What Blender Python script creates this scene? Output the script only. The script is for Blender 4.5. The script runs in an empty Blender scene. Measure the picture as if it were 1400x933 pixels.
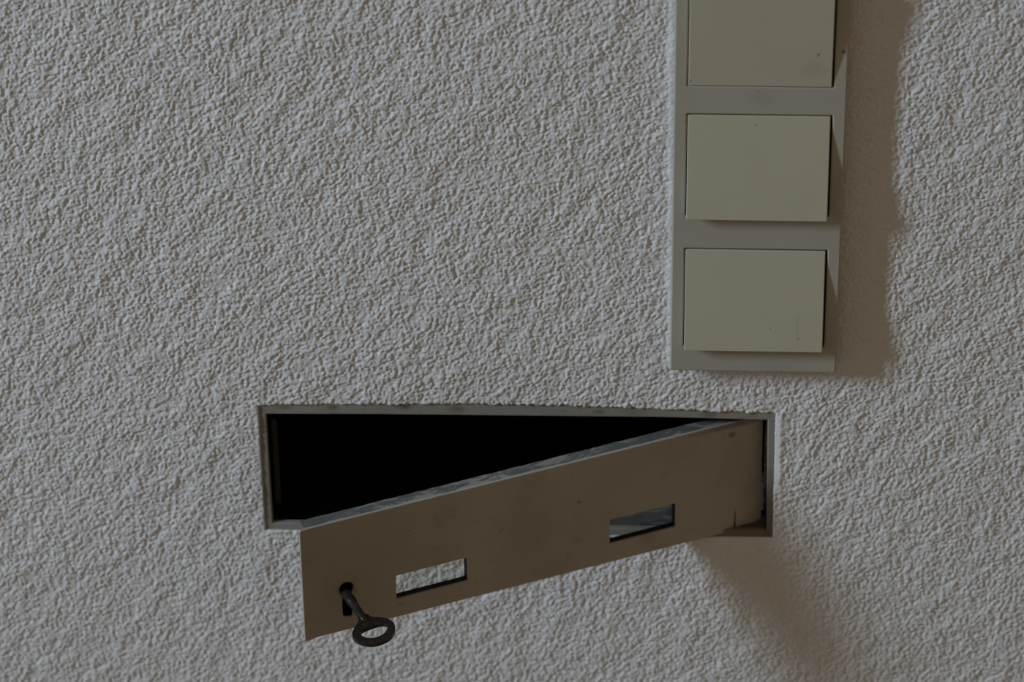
import bpy, bmesh, math
import numpy as np
from mathutils import Matrix, Vector
from mathutils.geometry import tessellate_polygon

MM = 0.001
Z0 = 0.75            # height of the picture centre above the floor, metres
scene = bpy.context.scene
col = scene.collection

# ---------------------------------------------------------------- camera
PITCH, YAW, ROLL, DIST = 0.5657, -0.0526, -0.0190, 1.9569
def cam_axes(p, y, r):
    cy, sy, cp, sp = math.cos(y), math.sin(y), math.cos(p), math.sin(p)
    fwd = Vector((sy*cp, cy*cp, -sp)); right = Vector((cy, -sy, 0)); up = right.cross(fwd)
    cr, sr = math.cos(r), math.sin(r)
    return cr*right + sr*up, -sr*right + cr*up, fwd
cr_, cu_, cf_ = cam_axes(PITCH, YAW, ROLL)
cam_data = bpy.data.cameras.new('camera')
cam = bpy.data.objects.new('camera', cam_data); col.objects.link(cam)
loc = Vector((0, 0, Z0)) - DIST*cf_
cam.matrix_world = Matrix(((cr_.x, cu_.x, -cf_.x, loc.x), (cr_.y, cu_.y, -cf_.y, loc.y), (cr_.z, cu_.z, -cf_.z, loc.z), (0, 0, 0, 1)))
cam_data.sensor_width = 36; cam_data.lens = 5682.5/1400*36
cam_data.clip_start = 0.05
cam_data.dof.use_dof = True; cam_data.dof.focus_distance = 1.92; cam_data.dof.aperture_fstop = 8.0
scene.camera = cam

# ---------------------------------------------------------------- world, lamps, exposure
world = bpy.data.worlds.new('world'); scene.world = world; world.use_nodes = True
bg = world.node_tree.nodes['Background']
bg.inputs['Color'].default_value = (1.0, 0.785, 0.515, 1); bg.inputs['Strength'].default_value = 0.205
lamp = bpy.data.lights.new('window_daylight', 'AREA'); lamp.shape = 'RECTANGLE'
lamp.size = 0.30; lamp.size_y = 1.45; lamp.energy = 192; lamp.color = (0.69, 0.835, 1.0)
lo = bpy.data.objects.new('window_daylight', lamp); col.objects.link(lo)
lo.location = (-4.0, -1.40, Z0 + 1.88)
aim = Vector((0.05, 0, lo.location.z)) - lo.location
lo.rotation_euler = aim.to_track_quat('-Z', 'Y').to_euler()
scene.view_settings.view_transform = 'Standard'; scene.view_settings.look = 'None'
scene.view_settings.gamma = 1; scene.view_settings.use_curve_mapping = False
scene.view_settings.exposure = 0.0

# ---------------------------------------------------------------- materials
class Mat:
    def __init__(s, name, color, rough=0.5, metal=0.0, spec=0.5):
        s.m = bpy.data.materials.new(name); s.m.use_nodes = True
        s.nt = s.m.node_tree; s.b = s.nt.nodes['Principled BSDF']
        s.b.inputs['Base Color'].default_value = (*color, 1); s.b.inputs['Roughness'].default_value = rough
        s.b.inputs['Metallic'].default_value = metal; s.b.inputs['Specular IOR Level'].default_value = spec
        s.c = s.rgb(color)
        s.nt.links.new(s.c, s.b.inputs['Base Color'])
        s.co = s.nt.nodes.new('ShaderNodeTexCoord').outputs['Object']
    def n(s, t, **k):
        x = s.nt.nodes.new(t)
        for a, v in k.items(): setattr(x, a, v)
        return x
    def put(s, sock, v):
        if isinstance(v, bpy.types.NodeSocket): s.nt.links.new(v, sock)
        else: sock.default_value = v
    def rgb(s, c):
        x = s.n('ShaderNodeRGB'); x.outputs[0].default_value = (*c, 1); return x.outputs[0]
    def math(s, op, a, b=0.0, c=0.0, clamp=False):
        x = s.n('ShaderNodeMath', operation=op, use_clamp=clamp)
        for i, v in enumerate((a, b, c)): s.put(x.inputs[i], v)
        return x.outputs[0]
    def noise(s, scale, detail=3, rough=0.5, stretch=None, dist=0.0):
        x = s.n('ShaderNodeTexNoise'); v = s.co
        if stretch:
            mp = s.n('ShaderNodeMapping'); s.put(mp.inputs['Vector'], v); mp.inputs['Scale'].default_value = stretch; v = mp.outputs[0]
        s.put(x.inputs['Vector'], v); x.inputs['Scale'].default_value = scale
        x.inputs['Detail'].default_value = detail; x.inputs['Roughness'].default_value = rough; x.inputs['Distortion'].default_value = dist
        return x.outputs['Fac']
    def ramp(s, v, lo, hi, a=0.0, b=1.0):
        x = s.n('ShaderNodeMapRange'); x.clamp = True; x.interpolation_type = 'SMOOTHSTEP'
        for i, q in enumerate((v, lo, hi, a, b)): s.put(x.inputs[i], q)
        return x.outputs[0]
    def mix(s, fac, color):
        x = s.n('ShaderNodeMix', data_type='RGBA'); s.put(x.inputs['Factor'], fac)
        s.put(x.inputs['A'], s.c); x.inputs['B'].default_value = (*color, 1)
        s.c = x.outputs['Result']; s.nt.links.new(s.c, s.b.inputs['Base Color'])
    def spot(s, x, z, rx, rz, color, strength=1.0, soft=0.5, tilt=0.0):
        """a mark with a place of its own on the part (object coordinates in mm)"""
        sep = s.n('ShaderNodeSeparateXYZ'); s.put(sep.inputs[0], s.co)
        dx = s.math('SUBTRACT', sep.outputs[0], x*MM); dz = s.math('SUBTRACT', sep.outputs[2], z*MM)
        c, si = math.cos(tilt), math.sin(tilt)
        a = s.math('ADD', s.math('MULTIPLY', dx, c/(rx*MM)), s.math('MULTIPLY', dz, si/(rx*MM)))
        b = s.math('ADD', s.math('MULTIPLY', dx, -si/(rz*MM)), s.math('MULTIPLY', dz, c/(rz*MM)))
        r = s.math('SQRT', s.math('ADD', s.math('MULTIPLY', a, a), s.math('MULTIPLY', b, b)))
        s.mix(s.ramp(r, 1-soft, 1+soft, strength, 0.0), color)
    def bump(s, h, strength, dist):
        x = s.n('ShaderNodeBump'); x.inputs['Strength'].default_value = strength; x.inputs['Distance'].default_value = dist
        s.put(x.inputs['Height'], h); s.nt.links.new(x.outputs[0], s.b.inputs['Normal'])

def make_wall_mat():
    m = Mat('rough_plaster', (0.60, 0.60, 0.60), 0.75, spec=0.35)
    m.mix(m.ramp(m.noise(160, 3), 0.45, 0.75, 0, 0.35), (0.53, 0.54, 0.56))
    m.mix(m.ramp(m.noise(420, 3), 0.60, 0.78, 0, 0.35), (0.46, 0.42, 0.37))
    m.mix(m.ramp(m.noise(9, 3), 0.42, 0.7, 0, 0.30), (0.56, 0.55, 0.53))
    sep = m.n('ShaderNodeSeparateXYZ'); m.put(sep.inputs[0], m.co)
    ax = m.math('DIVIDE', m.math('ABSOLUTE', m.math('ADD', sep.outputs[0], 0.005)), 0.261)
    az = m.math('DIVIDE', m.math('ABSOLUTE', m.math('ADD', sep.outputs[2], 0.011)), 0.199)
    far = m.ramp(m.math('MAXIMUM', ax, az), 0.99, 1.012)
    vo = m.n('ShaderNodeTexVoronoi', feature='F1'); m.put(vo.inputs['Vector'], m.co); vo.inputs['Scale'].default_value = 560
    grain = m.math('ADD', m.math('MULTIPLY', vo.outputs['Distance'], -0.9), m.math('MULTIPLY', m.noise(330, 3), 1.6))
    b2 = m.n('ShaderNodeBump'); b2.inputs['Distance'].default_value = 0.0011; m.put(b2.inputs['Strength'], far); m.put(b2.inputs['Height'], grain)
    m.bump(m.noise(1500, 3, 0.6), 0.55, 0.0004)
    last = [n for n in m.nt.nodes if n.type == 'BUMP' and n != b2][0]
    m.nt.links.new(b2.outputs[0], last.inputs['Normal'])
    return m
M_wall = make_wall_mat()

def make_plastic(name, base, dark, marks=()):
    m = Mat(name, base, 0.42, spec=0.35)
    m.mix(m.ramp(m.noise(28, 4, 0.6), 0.42, 0.72, 0, 0.35), dark)
    m.mix(m.ramp(m.noise(60, 4, 0.6), 0.55, 0.78, 0, 0.25), tuple(v*1.08 for v in base))
    m.mix(m.ramp(m.noise(1400, 2), 0.74, 0.80, 0, 0.4), tuple(v*0.6 for v in dark))
    for mk in marks: m.spot(*mk)
    m.bump(m.noise(900, 2), 0.05, 0.0003)
    return m
DK = (0.06, 0.045, 0.03)
M_plate = make_plastic('beige_plastic', (0.350, 0.333, 0.270), (0.29, 0.270, 0.215),
    [(40, 147.0, 5.5, 3.5, (0.20, 0.17, 0.12), 0.2, 0.8), (75.5, 171.0, 1.2, 0.8, DK, 0.7, 0.6), (38, 150.5, 0.3, 0.3, DK, 0.8)])

def make_paint():
    m = Mat('aged_beige_paint', (0.345, 0.320, 0.275), 0.38, spec=0.4)
    m.mix(m.ramp(m.noise(22, 4, 0.6), 0.40, 0.66, 0, 0.8), (0.295, 0.262, 0.212))
    m.mix(m.ramp(m.noise(75, 4, 0.65, dist=0.6), 0.58, 0.74, 0, 0.4), (0.22, 0.175, 0.115))
    m.mix(m.ramp(m.noise(700, 3, 0.6), 0.70, 0.78, 0, 0.6), (0.12, 0.09, 0.06))
    # worn rings where keys and fingers have rubbed round the keyhole
    sep = m.n('ShaderNodeSeparateXYZ'); m.put(sep.inputs[0], m.co)
    dx = m.math('ADD', sep.outputs[0], 214.5*MM); dz = m.math('SUBTRACT', sep.outputs[2], 24*MM)
    r = m.math('SQRT', m.math('ADD', m.math('MULTIPLY', dx, dx), m.math('MULTIPLY', dz, dz)))
    rn = m.math('ADD', r, m.math('MULTIPLY', m.noise(90, 2), 0.004))
    rings = m.math('ABSOLUTE', m.math('SINE', m.math('MULTIPLY', rn, 1500.0)))
    mask = m.math('MULTIPLY', m.ramp(r, 0.006, 0.022, 1, 0), m.ramp(m.noise(130, 3), 0.45, 0.65))
    m.mix(m.math('MULTIPLY', m.ramp(rings, 0.6, 1.0, 0, 0.8), mask), (0.16, 0.12, 0.08))
    m.mix(m.ramp(r, 0.0035, 0.0055, 0.75, 0), (0.10, 0.075, 0.05))
    m.spot(-14.1, 7, 0.35, 5.0, (0.03, 0.025, 0.02), 1.0, 0.35, 0.02)
    m.spot(-14.3, 3.5, 0.55, 2.2, (0.03, 0.025, 0.02), 1.0, 0.35)
    m.spot(-16.3, 56.5, 1.9, 1.5, (0.14, 0.10, 0.065), 0.8, 0.5)
    m.spot(-96, 39.7, 1.1, 0.9, (0.14, 0.10, 0.065), 0.7, 0.6, -0.6)
    m.spot(-182.5, 48, 0.5, 0.4, DK, 0.9); m.spot(-136, 35, 1.4, 0.25, DK, 0.8, 0.5, 0.5)
    m.spot(-188, 7.5, 1.6, 0.35, DK, 0.8, 0.6, -0.5); m.spot(-158, 8.5, 0.9, 0.3, DK, 0.6, 0.6, 0.5)
    m.spot(-214, 30, 40, 60, (0.265, 0.235, 0.185), 0.7, 0.8); m.spot(-60, 8.5, 4, 2.5, (0.22, 0.18, 0.12), 0.5, 0.8)  # the broad spot paints in the dimmer ambient light at the left end
    m.spot(-12.0, 61.8, 22, 1.7, (0.13, 0.11, 0.09), 0.75, 0.6, 0.0)
    m.bump(m.noise(1100, 3), 0.08, 0.0003)
    return m
M_paint = make_paint()

M_frame = Mat('grey_beige_metal_paint', (0.24, 0.23, 0.20), 0.4, spec=0.4)
M_frame.mix(M_frame.ramp(M_frame.noise(60, 4, 0.6), 0.45, 0.7, 0, 0.6), (0.17, 0.155, 0.12))
M_frame.mix(M_frame.ramp(M_frame.noise(350, 3, 0.6), 0.62, 0.72, 0, 0.6), (0.15, 0.12, 0.08))
M_frame.spot(123, -103, 3.5, 22, (0.105, 0.082, 0.052), 0.75, 0.5); M_frame.spot(106, -109.5, 26, 3.5, (0.105, 0.082, 0.052), 0.75, 0.5)  # brown dirt and shade of the lower right strip, both put into the colour
M_frame.spot(-120.5, -84, 3.0, 32, (0.15, 0.135, 0.09), 0.55, 0.6)  # shade from the plaster edge on the left strip, painted into the colour
for _x, _z, _r in ((-109, -38.6, 2.0), (-86, -38.5, 1.6), (-52, -38.0, 2.2), (-27, -38.8, 2.4), (41, -39.5, 1.8), (93, -40.5, 2.5)):
    M_frame.spot(_x, _z, _r*1.6, _r*0.7, (0.11, 0.09, 0.06), 0.6, 0.7)
M_frame.bump(M_frame.noise(600, 2), 0.1, 0.0003)
M_zinc = Mat('zinc_coated_steel', (0.10, 0.112, 0.12), 0.5, 0.35)
M_zinc.mix(M_zinc.ramp(M_zinc.noise(75, 6, 0.75, (0.5, 1, 1), 1.2), 0.53, 0.58, 0, 0.75), (0.30, 0.30, 0.265))
M_zinc.mix(M_zinc.ramp(M_zinc.noise(55, 3, 0.6), 0.50, 0.66, 0, 0.7), (0.06, 0.07, 0.075))
M_zinc.mix(M_zinc.ramp(M_zinc.noise(500, 3, 0.7), 0.62, 0.70, 0, 0.7), (0.06, 0.06, 0.055))
M_flange = Mat('zinc_with_paint_edge', (0.098, 0.107, 0.112), 0.5, 0.25)
M_flange.mix(M_flange.ramp(M_flange.noise(75, 6, 0.75, (0.5, 1, 1), 1.2), 0.56, 0.60, 0, 0.75), (0.27, 0.27, 0.245))
M_flange.mix(M_flange.ramp(M_flange.noise(55, 3, 0.6), 0.50, 0.66, 0, 0.6), (0.07, 0.08, 0.085))
_sep = M_flange.n('ShaderNodeSeparateXYZ'); M_flange.put(_sep.inputs[0], M_flange.co)
_y = M_flange.math('ADD', _sep.outputs[1], M_flange.math('MULTIPLY', M_flange.noise(160, 4, 0.7, (0.4, 1, 1)), 0.0050))
M_flange.mix(M_flange.ramp(_y, 0.0040, 0.0046, 0.9, 0), (0.27, 0.265, 0.235))
_mid = M_flange.math('MULTIPLY', M_flange.ramp(M_flange.math('ABSOLUTE', M_flange.math('ADD', _sep.outputs[0], 0.155)), 0.035, 0.07, 1, 0), M_flange.ramp(M_flange.noise(210, 5, 0.75, (0.35, 1, 1), 0.6), 0.47, 0.55))
M_flange.mix(M_flange.math('MULTIPLY', _mid, 0.8), (0.30, 0.30, 0.28))
M_black = Mat('black_lacquer', (0.006, 0.006, 0.006), 0.6, spec=0.15)
M_rubber = Mat('black_gasket', (0.012, 0.012, 0.012), 0.5, spec=0.3)
M_brown = Mat('dull_brown_steel', (0.028, 0.024, 0.018), 0.5, spec=0.3)
M_iron = Mat('dark_worn_iron', (0.028, 0.022, 0.018), 0.38, 0.55)
M_iron.mix(M_iron.ramp(M_iron.noise(230, 4, 0.7), 0.52, 0.70, 0, 0.6), (0.10, 0.085, 0.075))
M_iron.bump(M_iron.noise(900, 3), 0.25, 0.0003)
M_glass = Mat('clear_pane', (0.84, 0.86, 0.80), 0.03); M_glass.b.inputs['Transmission Weight'].default_value = 1.0
M_glass.b.inputs['IOR'].default_value = 1.45
M_floor = Mat('stone_floor', (0.30, 0.25, 0.20), 0.6)
M_floor.mix(M_floor.ramp(M_floor.noise(14, 5), 0.4, 0.7), (0.24, 0.20, 0.16))

# ---------------------------------------------------------------- helpers
def obj(name, bm_or_me, mat, parent=None, smooth=False):
    if isinstance(bm_or_me, bmesh.types.BMesh):
        me = bpy.data.meshes.new(name); bmesh.ops.recalc_face_normals(bm_or_me, faces=bm_or_me.faces); bm_or_me.to_mesh(me); bm_or_me.free()
    else: me = bm_or_me
    me.materials.append(mat.m)
    if smooth: me.polygons.foreach_set('use_smooth', [True]*len(me.polygons))
    o = bpy.data.objects.new(name, me); col.objects.link(o)
    if parent: o.parent = parent
    return o
def empty(name, loc, label, cat):
    o = bpy.data.objects.new(name, None); col.objects.link(o); o.location = loc; o.empty_display_size = 0.03
    o['label'] = label; o['category'] = cat
    return o
def box(bm, x0, x1, y0, y1, z0, z1):
    v = [bm.verts.new((x*MM, y*MM, z*MM)) for x in (x0, x1) for y in (y0, y1) for z in (z0, z1)]
    for f in ((0,1,3,2), (4,6,7,5), (0,4,5,1), (2,3,7,6), (0,2,6,4), (1,5,7,3)): bm.faces.new([v[i] for i in f])
    return v
def boxm(*a, bev=0.0):
    bm = bmesh.new(); box(bm, *a)
    if bev: bmesh.ops.bevel(bm, geom=bm.edges[:], offset=bev*MM, segments=2, affect='EDGES', profile=0.5)
    return bm
def area2(p): return sum(p[i][0]*p[(i+1) % len(p)][1] - p[(i+1) % len(p)][0]*p[i][1] for i in range(len(p)))
def ccw(p): return p if area2(p) > 0 else p[::-1]
def offset(p, d):
    """move a ccw outline outwards by d"""
    out = []
    n = len(p)
    for i in range(n):
        a, b, c = Vector(p[i-1]), Vector(p[i]), Vector(p[(i+1) % n])
        n1 = Vector(((b-a).y, -(b-a).x)).normalized(); n2 = Vector(((c-b).y, -(c-b).x)).normalized()
        k = (n1+n2); k = k/max(k.length_squared/2, 0.5) if k.length > 1e-6 else n1
        out.append(tuple(b + k*d))
    return out
def sheet(outer, holes, y0, y1, c=0.0, bm=None):
    """a plate in the xz plane from y0 (front) to y1 (back) with holes, front edges chamfered by c (mm)"""
    bm = bm or bmesh.new(); loops = [ccw(outer)] + [ccw(h) for h in holes]
    rings = []
    for i, L in enumerate(loops):
        sgn = -1 if i == 0 else 1
        lv = [(offset(L, sgn*c) if c else L, y0)] + ([(offset(L, sgn*c*0.3), y0+c*0.3)] if c else []) + ([(L, y0+c)] if c else []) + [(L, y1)]
        vs = [[bm.verts.new((x*MM, y*MM, z*MM)) for x, z in P] for P, y in lv]
        for A, B in zip(vs, vs[1:]):
            for k in range(len(A)): bm.faces.new((A[k], A[(k+1) % len(A)], B[(k+1) % len(A)], B[k]))
        rings.append(vs)
    for idx in (0, -1):
        R = [r[idx] for r in rings]; flat = [v for r in R for v in r]
        for t in tessellate_polygon([[Vector((v.co.x*1000, v.co.z*1000, 0)) for v in r] for r in R]):
            try: bm.faces.new([flat[i] for i in t])
            except ValueError: pass
    return bm
def rect(x0, x1, z0, z1, r=0.0, n=4):
    if not r: return [(x0, z0), (x1, z0), (x1, z1), (x0, z1)]
    P = []
    for cx, cz, a in ((x1-r, z0+r, -90), (x1-r, z1-r, 0), (x0+r, z1-r, 90), (x0+r, z0+r, 180)):
        for k in range(n+1):
            t = math.radians(a + 90*k/n); P.append((cx+r*math.cos(t), cz+r*math.sin(t)))
    return P
def ellipse(cx, cz, a, b, n=48): return [(cx+a*math.cos(2*math.pi*k/n), cz+b*math.sin(2*math.pi*k/n)) for k in range(n)]
def tube(bm, pts, rads, n=24):
    pts = [Vector(p)*MM for p in pts]; prev = None
    d = (pts[-1]-pts[0]).normalized(); s = d.orthogonal().normalized(); t = d.cross(s)
    for p, r in zip(pts, rads):
        ring = [bm.verts.new(p + (s*math.cos(2*math.pi*k/n) + t*math.sin(2*math.pi*k/n))*r*MM) for k in range(n)]
        if prev:
            for k in range(n): bm.faces.new((prev[k], prev[(k+1) % n], ring[(k+1) % n], ring[k]))
        else: bm.faces.new(ring[::-1])
        prev = ring
    bm.faces.new(prev)
    return bm

# ---------------------------------------------------------------- the setting: plastered wall
# outline of the slot's visible metal frame where the plaster meets it (mm, wall plane, z relative to Z0)
TOPX = np.array([-122.2, -117.6, -70, -21.5, 9.2, 40, 68.9, 100, 124.8]); TOPZ = np.array([-37.6, -36.9, -36.0, -35.2, -35.4, -36.0, -36.9, -38.0, -39.0])
FX0, FX1, FZ0 = -122.0, 124.8, -110.8
def grid_axis(lo, hi, step, far_lo, far_hi, n):
    def ext(total):
        a, b = 1.0001, 1.6
        for _ in range(60):
            r = (a+b)/2; s = step*r*(r**n-1)/(r-1)
            if s > total: b = r
            else: a = r
        return np.cumsum(step*r**np.arange(1, n+1))
    core = np.arange(lo, hi+step/2, step)
    return np.concatenate([(core[0]-ext(core[0]-far_lo))[::-1], core, core[-1]+ext(far_hi-core[-1])]), n, len(core)
def build_wall():
    rng = np.random.default_rng(7); S = 0.45
    X, nx, cx = grid_axis(-268, 258, S, -1900, 1900, 46)
    Z, nz, cz = grid_axis(-212, 190, S, -Z0*1000, 1750, 46)
    # grains of the plaster: overlapping rounded crumbs, some drawn out along the trowel strokes
    N = int(cx*cz*S*S/0.85)
    H = np.zeros((cz, cx), np.float32)
    def smooth_noise(sig, sx=1.0, seed=1, th=0.0):
        r = np.random.default_rng(seed).standard_normal((cz, cx)).astype(np.float32)
        fz = np.fft.fftfreq(cz)[:, None]; fx = np.fft.rfftfreq(cx)[None]
        u = fx*math.cos(th)+fz*math.sin(th); v = -fx*math.sin(th)+fz*math.cos(th)
        g = np.exp(-2*(math.pi**2)*((sig*sx/S*u)**2+(sig/S*v)**2))
        o = np.fft.irfft2(np.fft.rfft2(r)*g, s=(cz, cx)); return o/o.std()
    dens = smooth_noise(2.6, 1.5, 3, 0.9)
    gx = rng.uniform(0, cx, N); gz = rng.uniform(0, cz, N)
    dn = dens[np.clip(gz.astype(int), 0, cz-1), np.clip(gx.astype(int), 0, cx-1)]
    keep = (rng.uniform(-2.2, 1.6, N) < dn+0.6) | (rng.uniform(0, 1, N) < 0.22)
    gx, gz, dn = gx[keep], gz[keep], dn[keep]; n = len(gx)
    rad = rng.uniform(0.42, 0.88, n)/S*(1+0.10*np.clip(dn, -1, 2)); hgt = rng.uniform(0.22, 0.86, n)*(1+0.15*np.clip(dn, -1, 2))
    th = rng.normal(0.95, 0.55, n); asp = rng.uniform(0.9, 1.5, n); c, s = np.cos(th), np.sin(th)
    ix, iz = np.round(gx).astype(int), np.round(gz).astype(int)
    K = 4
    for dz in range(-K, K+1):
        for dx in range(-K, K+1):
            ax, az = ix+dx-gx, iz+dz-gz
            u = (ax*c+az*s)/(rad*asp); v = (-ax*s+az*c)/rad
            q = 1-(u*u+v*v)*0.8; ok = q > 0
            h = hgt*np.sqrt(np.maximum(q, 0))
            jx, jz = (ix+dx) % cx, (iz+dz) % cz
            np.maximum.at(H, (jz[ok], jx[ok]), h[ok].astype(np.float32))
    H += 0.035*smooth_noise(0.55, 1.3, 5, 0.9) + 0.035*smooth_noise(1.5, 1.6, 9, 0.95) + 0.07*smooth_noise(9, 1, 6)
    H += 0.25 - 0.0
    for _ in range(1):   # take the hardness off the crumbs
        H = (H*5.0+np.roll(H, 1, 0)+np.roll(H, -1, 0)+np.roll(H, 1, 1)+np.roll(H, -1, 1))/9.0
    kx = (np.arange(len(X))-nx) % cx; kz = (np.arange(len(Z))-nz) % cz
    Y = H[kz][:, kx].copy()
    XX, ZZ = np.meshgrid(X, Z)
    # beyond the finely meshed field the grain is fine relief in the material instead
    far = np.clip(np.maximum(np.maximum(-268-XX, XX-258), np.maximum(-212-ZZ, ZZ-190))/4.0+1.0, 0, 1)
    Y = Y*(1-far)+0.62*far
    def sm(a, b, v): t = np.clip((v-a)/(b-a), 0, 1); return t*t*(3-2*t)
    def level(mask, h): return Y*(1-mask)+h*mask
    top = np.interp(XX, TOPX, TOPZ)
    # hand-smoothed filler: right jamb of the slot, strip below it, against the switch plate
    jit = 0.5*np.sin(ZZ*0.9)+0.4*np.sin(ZZ*2.1+1)
    jm = sm(124, 125, XX)*(1-sm(127.0+jit, 128.6+jit, XX))*sm(-92, -72, ZZ)*(1-sm(-41, -38.5, ZZ))
    Y = level(jm*0.92, 0.25+0.95*sm(124.2, 128.0, XX))
    bmk = sm(80, 100, XX)*(1-sm(126, 130, XX))*(1-sm(-111.5, -110.5, ZZ))*sm(-119, -115, ZZ)
    Y = level(bmk*0.7, 0.55)
    lm = sm(-127, -124, XX)*(1-sm(-122, -121, XX))*sm(-135, -112, ZZ)*(1-sm(-42, -38, ZZ))
    Y = level(lm*0.4, 0.7)
    pm = sm(71.5, 73.8, XX)*(1-sm(90, 92, XX))*sm(-16, -11, ZZ)*(1-sm(212, 220, ZZ))
    Y = level(pm*0.55, 0.30+1.3*sm(71.0, 75.0, XX))
    pr = (1-sm(157, 161, XX))*sm(140, 150, XX)*sm(-14, -10, ZZ)*(1-sm(212, 220, ZZ))
    Y = level(pr*0.25, 0.8)
    # the plaster dives behind the frame
    n1 = np.interp(np.arange(len(X)), np.arange(0, len(X)+3, 3), np.random.default_rng(2).normal(0, 0.35, len(np.arange(0, len(X)+3, 3))))[None, :]
    d_in = np.minimum.reduce([XX-FX0, FX1-XX, ZZ-(FZ0+0.35-1.1*(XX-FX0)/247), (top+n1)-ZZ])
    Y = Y - 3.2*sm(0.0, 1.1, d_in)
    hole = d_in > 2.6
    co = np.empty((len(Z), len(X), 3), np.float32)
    co[..., 0] = XX*MM; co[..., 1] = -Y*MM; co[..., 2] = ZZ*MM
    idx = np.arange(len(X)*len(Z)).reshape(len(Z), len(X))
    q = np.stack([idx[:-1, :-1], idx[:-1, 1:], idx[1:, 1:], idx[1:, :-1]], -1)
    hq = hole[:-1, :-1] | hole[1:, 1:] | hole[:-1, 1:] | hole[1:, :-1]
    # wall hidden behind the switch plate needs no grain but stays; only the slot is cut out
    q = q[~hq].reshape(-1, 4)
    used = np.zeros(idx.size, bool); used[q.ravel()] = True
    remap = np.cumsum(used)-1; q = remap[q]; v = co.reshape(-1, 3)[used]
    me = bpy.data.meshes.new('wall_back')
    me.vertices.add(len(v)); me.vertices.foreach_set('co', v.ravel())
    me.loops.add(q.size); me.loops.foreach_set('vertex_index', q.ravel().astype(np.int32))
    me.polygons.add(len(q)); me.polygons.foreach_set('loop_start', np.arange(0, q.size, 4, dtype=np.int32))
    me.polygons.foreach_set('loop_total', np.full(len(q), 4, np.int32))
    me.polygons.foreach_set('use_smooth', np.ones(len(q), bool))
    me.update(calc_edges=True)
    o = obj('wall_back', me, M_wall); o.location = (0, 0, Z0); o['kind'] = 'structure'
    o['label'] = 'pale grey wall of rough crumbly plaster'
build_wall()
fl = obj('floor', boxm(-1900, 1900, -2600, 0, -20, 0), M_floor); fl['kind'] = 'structure'

# ---------------------------------------------------------------- letter box built into the wall
lb = empty('letter_box', (0, 0, Z0), 'narrow wall letter box with a grey-beige metal frame and its key-locked flap hanging open', 'letter box')
outer = [(FX0-1.2, FZ0-2.2), (FX1+1.2, FZ0-2.2)] + [(float(x), float(z)+1.4) for x, z in zip(TOPX[::-1], TOPZ[::-1])]
outer[2] = (FX1+1.2, outer[2][1]); outer[-1] = (FX0-1.2, outer[-1][1])
inner = [(-117.9, -106.1), (121.4, -107.2), (120.9, -43.4), (69, -42.4), (-21.6, -42.4), (-70, -42.4), (-118.2, -42.8)]
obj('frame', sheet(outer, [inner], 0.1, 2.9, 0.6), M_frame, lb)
bm = bmesh.new()
BX0, BX1, BZ0, BZ1, BY0, BY1 = -119.0, 122.6, -108.2, -41.2, 2.9, 290.0
box(bm, BX0-1, BX0, BY0, BY1, BZ0-1, BZ1+1); box(bm, BX1, BX1+1, BY0, BY1, BZ0-1, BZ1+1)
box(bm, BX0, BX1, BY0, BY1, BZ0-1, BZ0); box(bm, BX0, BX1, BY0, BY1, BZ1, BZ1+1); box(bm, BX0-1, BX1+1, BY1, BY1+1, BZ0-1, BZ1+1)
obj('box_body', bm, M_black, lb)
obj('strike_plate', sheet(rect(-117.4, -114.4, -101.0, -51.5, 1.2), [], 9, 10.2, 0.3), M_brown, lb)
# hinge at the right jamb
bm = tube(bmesh.new(), [(120.6, 11.5, -107.8), (120.6, 11.5, -42.0)], [0.9, 0.9], 12)
obj('hinge_plate', boxm(24, 121.4, 4.2, 50, -108.15, -107.3), M_zinc, lb)
obj('hinge_pin', bm, M_zinc, lb, True)
bm = bmesh.new(); tube(bm, [(120.2, 8.6, -108.2), (120.2, 8.6, -105.2)], [1.7, 1.7], 16); box(bm, 114, 120.4, 8.0, 9.2, -108.2, -106.6)
obj('hinge_knuckle', bm, M_zinc, lb)

# the flap: a shallow tray, front sheet 236 x 63, turned open about its right edge
AD = 0.4404; DW, DH = 236.0, 63.2; DT = 8.0
W1, W2 = rect(-189.6, -153.5, 10.7, 24.2, 0.7, 3), rect(-80.2, -45.6, 10.9, 24.8, 0.7, 3)
kh = [(-216.9, 22.2), (-216.6, 9.2), (-215.8, 8.4), (-212.4, 7.6), (-211.8, 8.4), (-211.9, 21.6)] + \
     [(-214.4+3.5*math.cos(math.radians(t)), 24.4+3.5*math.sin(math.radians(t))) for t in range(-35, 230, 22)]
def clean(p): return p
door_outline = [(-DW, 0.4), (-DW+0.4, 0), (-DW+2.6, 0.0), (-DW+5.5, 0.7), (-0.6, 0.0), (0, 0.6), (0, DH-0.6), (-0.6, DH), (-DW+6, DH), (-DW+0.5, DH-0.2), (-DW, DH-0.8)]
door = obj('door', sheet(door_outline, [W1, W2, kh], 0.0, 1.2, 0.32), M_paint, lb)
door['label'] = 'brownish beige painted metal flap with two small windows, swung open on its right edge'
door.location = (118.9*MM, 8.87*MM, -109.4*MM); door.rotation_euler = (0, 0, AD)
bm = bmesh.new()
def wavy_flange(bm, z1, th):   # top return flange with a slightly dented rim
    n = 60; xs = [-233.2 + 231.5*k/n for k in range(n+1)]; rg = np.random.default_rng(4)
    yb = [DT + 0.12*float(rg.normal()) for _ in xs]
    rows = [[bm.verts.new((x*MM, y*MM, z*MM)) for x, y in zip(xs, yy)] for yy, z in (([1.2]*(n+1), z1), (yb, z1), (yb, z1-th), ([1.2]*(n+1), z1-th))]
    for a in range(4):
        A, B = rows[a], rows[(a+1) % 4]
        for k in range(n): bm.faces.new((A[k], A[k+1], B[k+1], B[k]))
    for k in (0, n): bm.faces.new([r[k] for r in rows])
wavy_flange(bm, DH-0.35, 0.9)
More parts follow.
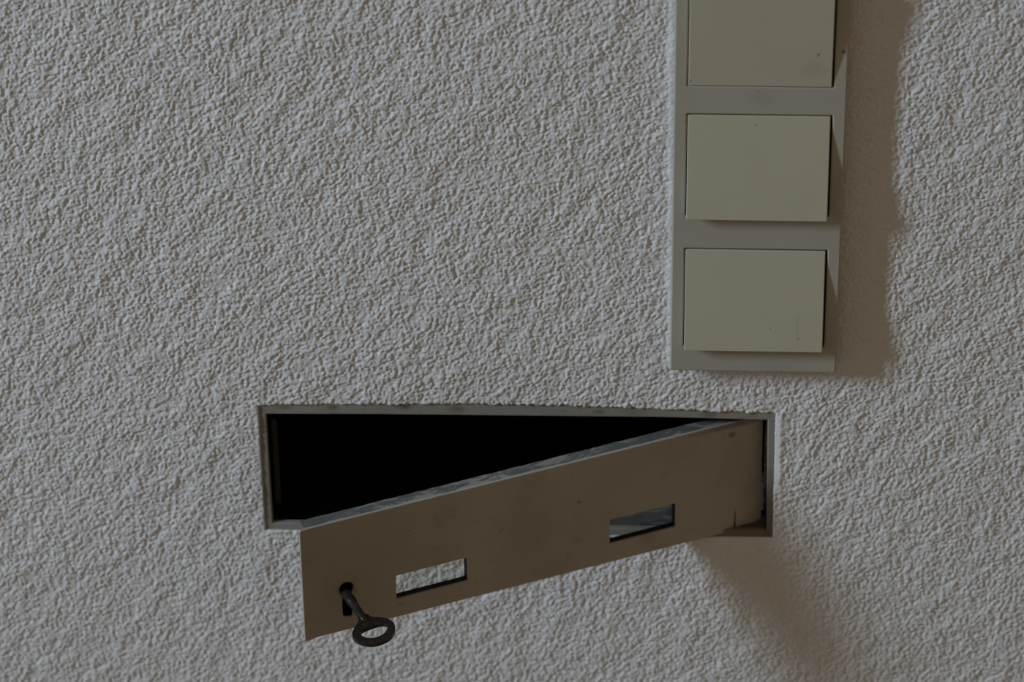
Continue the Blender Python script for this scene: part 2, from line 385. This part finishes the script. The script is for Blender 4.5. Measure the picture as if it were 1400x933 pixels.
obj('top_flange', bm, M_flange, door)
obj('bottom_flange', boxm(-233.2, -1.7, 1.2, DT, 0.8, 1.7, bev=0.1), M_zinc, door)
obj('side_flange', boxm(-233.2, -232.2, 1.2, DT, 1.7, DH-1.25), M_zinc, door)
obj('side_flange', boxm(-2.7, -1.7, 1.2, DT, 1.7, DH-1.25), M_zinc, door)
for W in (W1, W2):
    Wc = ccw(W)
    g = obj('window_gasket', sheet(offset(Wc, 1.5), [offset(Wc, -0.05)], 1.2, 4.6), M_rubber, door)
    g2 = obj('window_pane', sheet(offset(Wc, 1.2), [], 4.65, 5.45), M_glass, door)
obj('lock_case', sheet(rect(-226, -203, 4, 38, 1.0), [offset(ccw(rect(-217.5, -211.0, 7, 28, 2.5)), 0.0)], 1.25, 7.0, 0.3), M_black, door)
obj('lock_cover', boxm(-224, -205, 7.0, 7.8, 5, 37), M_black, door)

# ---------------------------------------------------------------- key standing in the keyhole
KR = Matrix.Rotation(AD, 4, 'Z')
kbase = Matrix.Translation((118.9*MM, 8.87*MM, Z0-109.4*MM)) @ KR @ Matrix.Translation((-215.3*MM, 0, 23.2*MM))
key = empty('key', (0, 0, 0), 'small dark iron key with oval pierced bow standing in the keyhole of the open flap', 'key')
key.matrix_world = kbase
sh = tube(bmesh.new(), [(0, 5.5, 0), (0, -4.0, 0), (0, -8.0, 0), (0, -9.4, 0), (0, -10.4, 0), (0, -14, 0), (0, -20, 0), (0, -24, 0), (0, -27.5, 0)],
          [2.3, 2.35, 2.45, 2.5, 2.1, 2.0, 1.95, 2.0, 1.4], 28)
obj('shank', sh, M_iron, key, True)
def spline(P, n=5):
    """closed Catmull-Rom curve through the points"""
    out = []; N = len(P)
    for i in range(N):
        a, b, c, d = (Vector(P[(i+k-1) % N]) for k in range(4))
        for j in range(n):
            t = j/n; out.append(tuple(0.5*((2*b)+(c-a)*t+(2*a-5*b+4*c-d)*t*t+(3*b-a-3*c+d)*t**3)))
    return out
bow_outline = [(-1.9, 22.5), (-2.6, 25.4), (-5.4, 28.6), (-8.4, 32.2), (-9.8, 35.6), (-9.4, 39.2), (-7.4, 42.6), (-3.8, 44.9), (0.6, 45.4), (5.4, 43.9),
               (9.0, 40.6), (10.9, 36.4), (11.0, 32.8), (9.6, 29.4), (6.6, 27.0), (3.6, 25.2), (2.3, 22.5)]
bow_hole = [(-5.6, 34.4), (-5.9, 36.2), (-5.0, 38.8), (-2.8, 40.7), (0.6, 41.0), (4.2, 39.7), (6.8, 37.0), (7.8, 34.6), (7.0, 32.6), (4.2, 32.0), (0.6, 32.3), (-3.2, 33.2)]
bm = sheet(spline(bow_outline), [spline(bow_hole)], -1.1, 1.1, 0.5)
bw = obj('bow', bm, M_iron, key)
bw.data.transform(Matrix.Rotation(math.radians(90), 4, 'X'))   # lay the bow flat: its outline runs outwards along -Y
bw.data.update()
obj('bit', boxm(-1.0, 1.0, 2.2, 5.6, -6.5, -1.5, bev=0.15), M_iron, key)

# ---------------------------------------------------------------- switch panel
PX0, PZ0, ROT, T = 74.46, -9.91, 0.0078, 9.0
PW, PH = 77.71, 223.0
panel = empty('switch_panel', (PX0*MM, 0, Z0+PZ0*MM), 'tall grey-beige plastic wall plate with three rocker switches, mounted above the letter slot', 'light switch')
panel.rotation_euler = (0, ROT, 0)
RX0, RX1, RZ, RH, RP = 6.41, 70.77, 14.39, 52.1, 5.0
holes = [rect(RX0-0.35, RX1+0.9, RZ+71*k-0.25-(3.5 if k == 2 else 0), RZ+71*k+RH+0.6, 0.3, 2) for k in range(3)]
obj('cover_frame', sheet(rect(0, PW, 0, PH, 0.8, 4), holes, -T, -0.3, 0.7), M_plate, panel)
obj('mounting_plate', boxm(2, PW-2, -1.5, -0.2, 2, PH-2), M_black, panel)
marks = [
    [(53, 7.0, 0.5, 0.9, (0.25, 0.21, 0.16), 0.6, 0.6), (40, 12, 0.35, 0.35, DK, 0.6), (52.5, 14, 0.5, 4, (0.28, 0.25, 0.19), 0.4, 0.8)],
    [(31, 47.5, 0.35, 0.35, DK, 0.8)],
    [(58, 14, 0.55, 0.4, DK, 0.9, 0.5, 0.5), (57.4, 13.2, 0.25, 0.7, DK, 0.6, 0.5, -0.4), (1.0, -1.2, 0.45, 0.6, DK, 0.6), (56, 6, 5, 3, (0.32, 0.28, 0.21), 0.4, 0.9)]]
for k in range(3):
    m = make_plastic('rocker_plastic', (0.425, 0.403, 0.312), (0.385, 0.362, 0.28), marks[k])
    bm = bmesh.new(); w = RX1-RX0
    # the two lower rockers stand out at their lower edge, the topmost one at its upper edge
    lo_y, hi_y = ((-T-RP, -T+0.1) if k < 2 else (-T-0.2, -T-RP))
    z_lo = 0.0 if k < 2 else -3.5
    prof = [(-2.0, z_lo), (-2.0, RH), (hi_y, RH), (lo_y, z_lo)]
    L = [bm.verts.new((0, y*MM, z*MM)) for y, z in prof]; Rr = [bm.verts.new((w*MM, y*MM, z*MM)) for y, z in prof]
    bm.faces.new(L); bm.faces.new(Rr[::-1])
    for i in range(4): bm.faces.new((L[i], Rr[i], Rr[(i+1) % 4], L[(i+1) % 4]))
    bmesh.ops.bevel(bm, geom=bm.edges[:], offset=0.35*MM, segments=2, affect='EDGES', profile=0.5)
    r = obj('rocker', bm, m, panel); r.location = (RX0*MM, 0, (RZ+71*k)*MM)
    r['label'] = 'rocker standing out at its lower edge' if k < 2 else 'topmost rocker, pressed in at its lower edge'
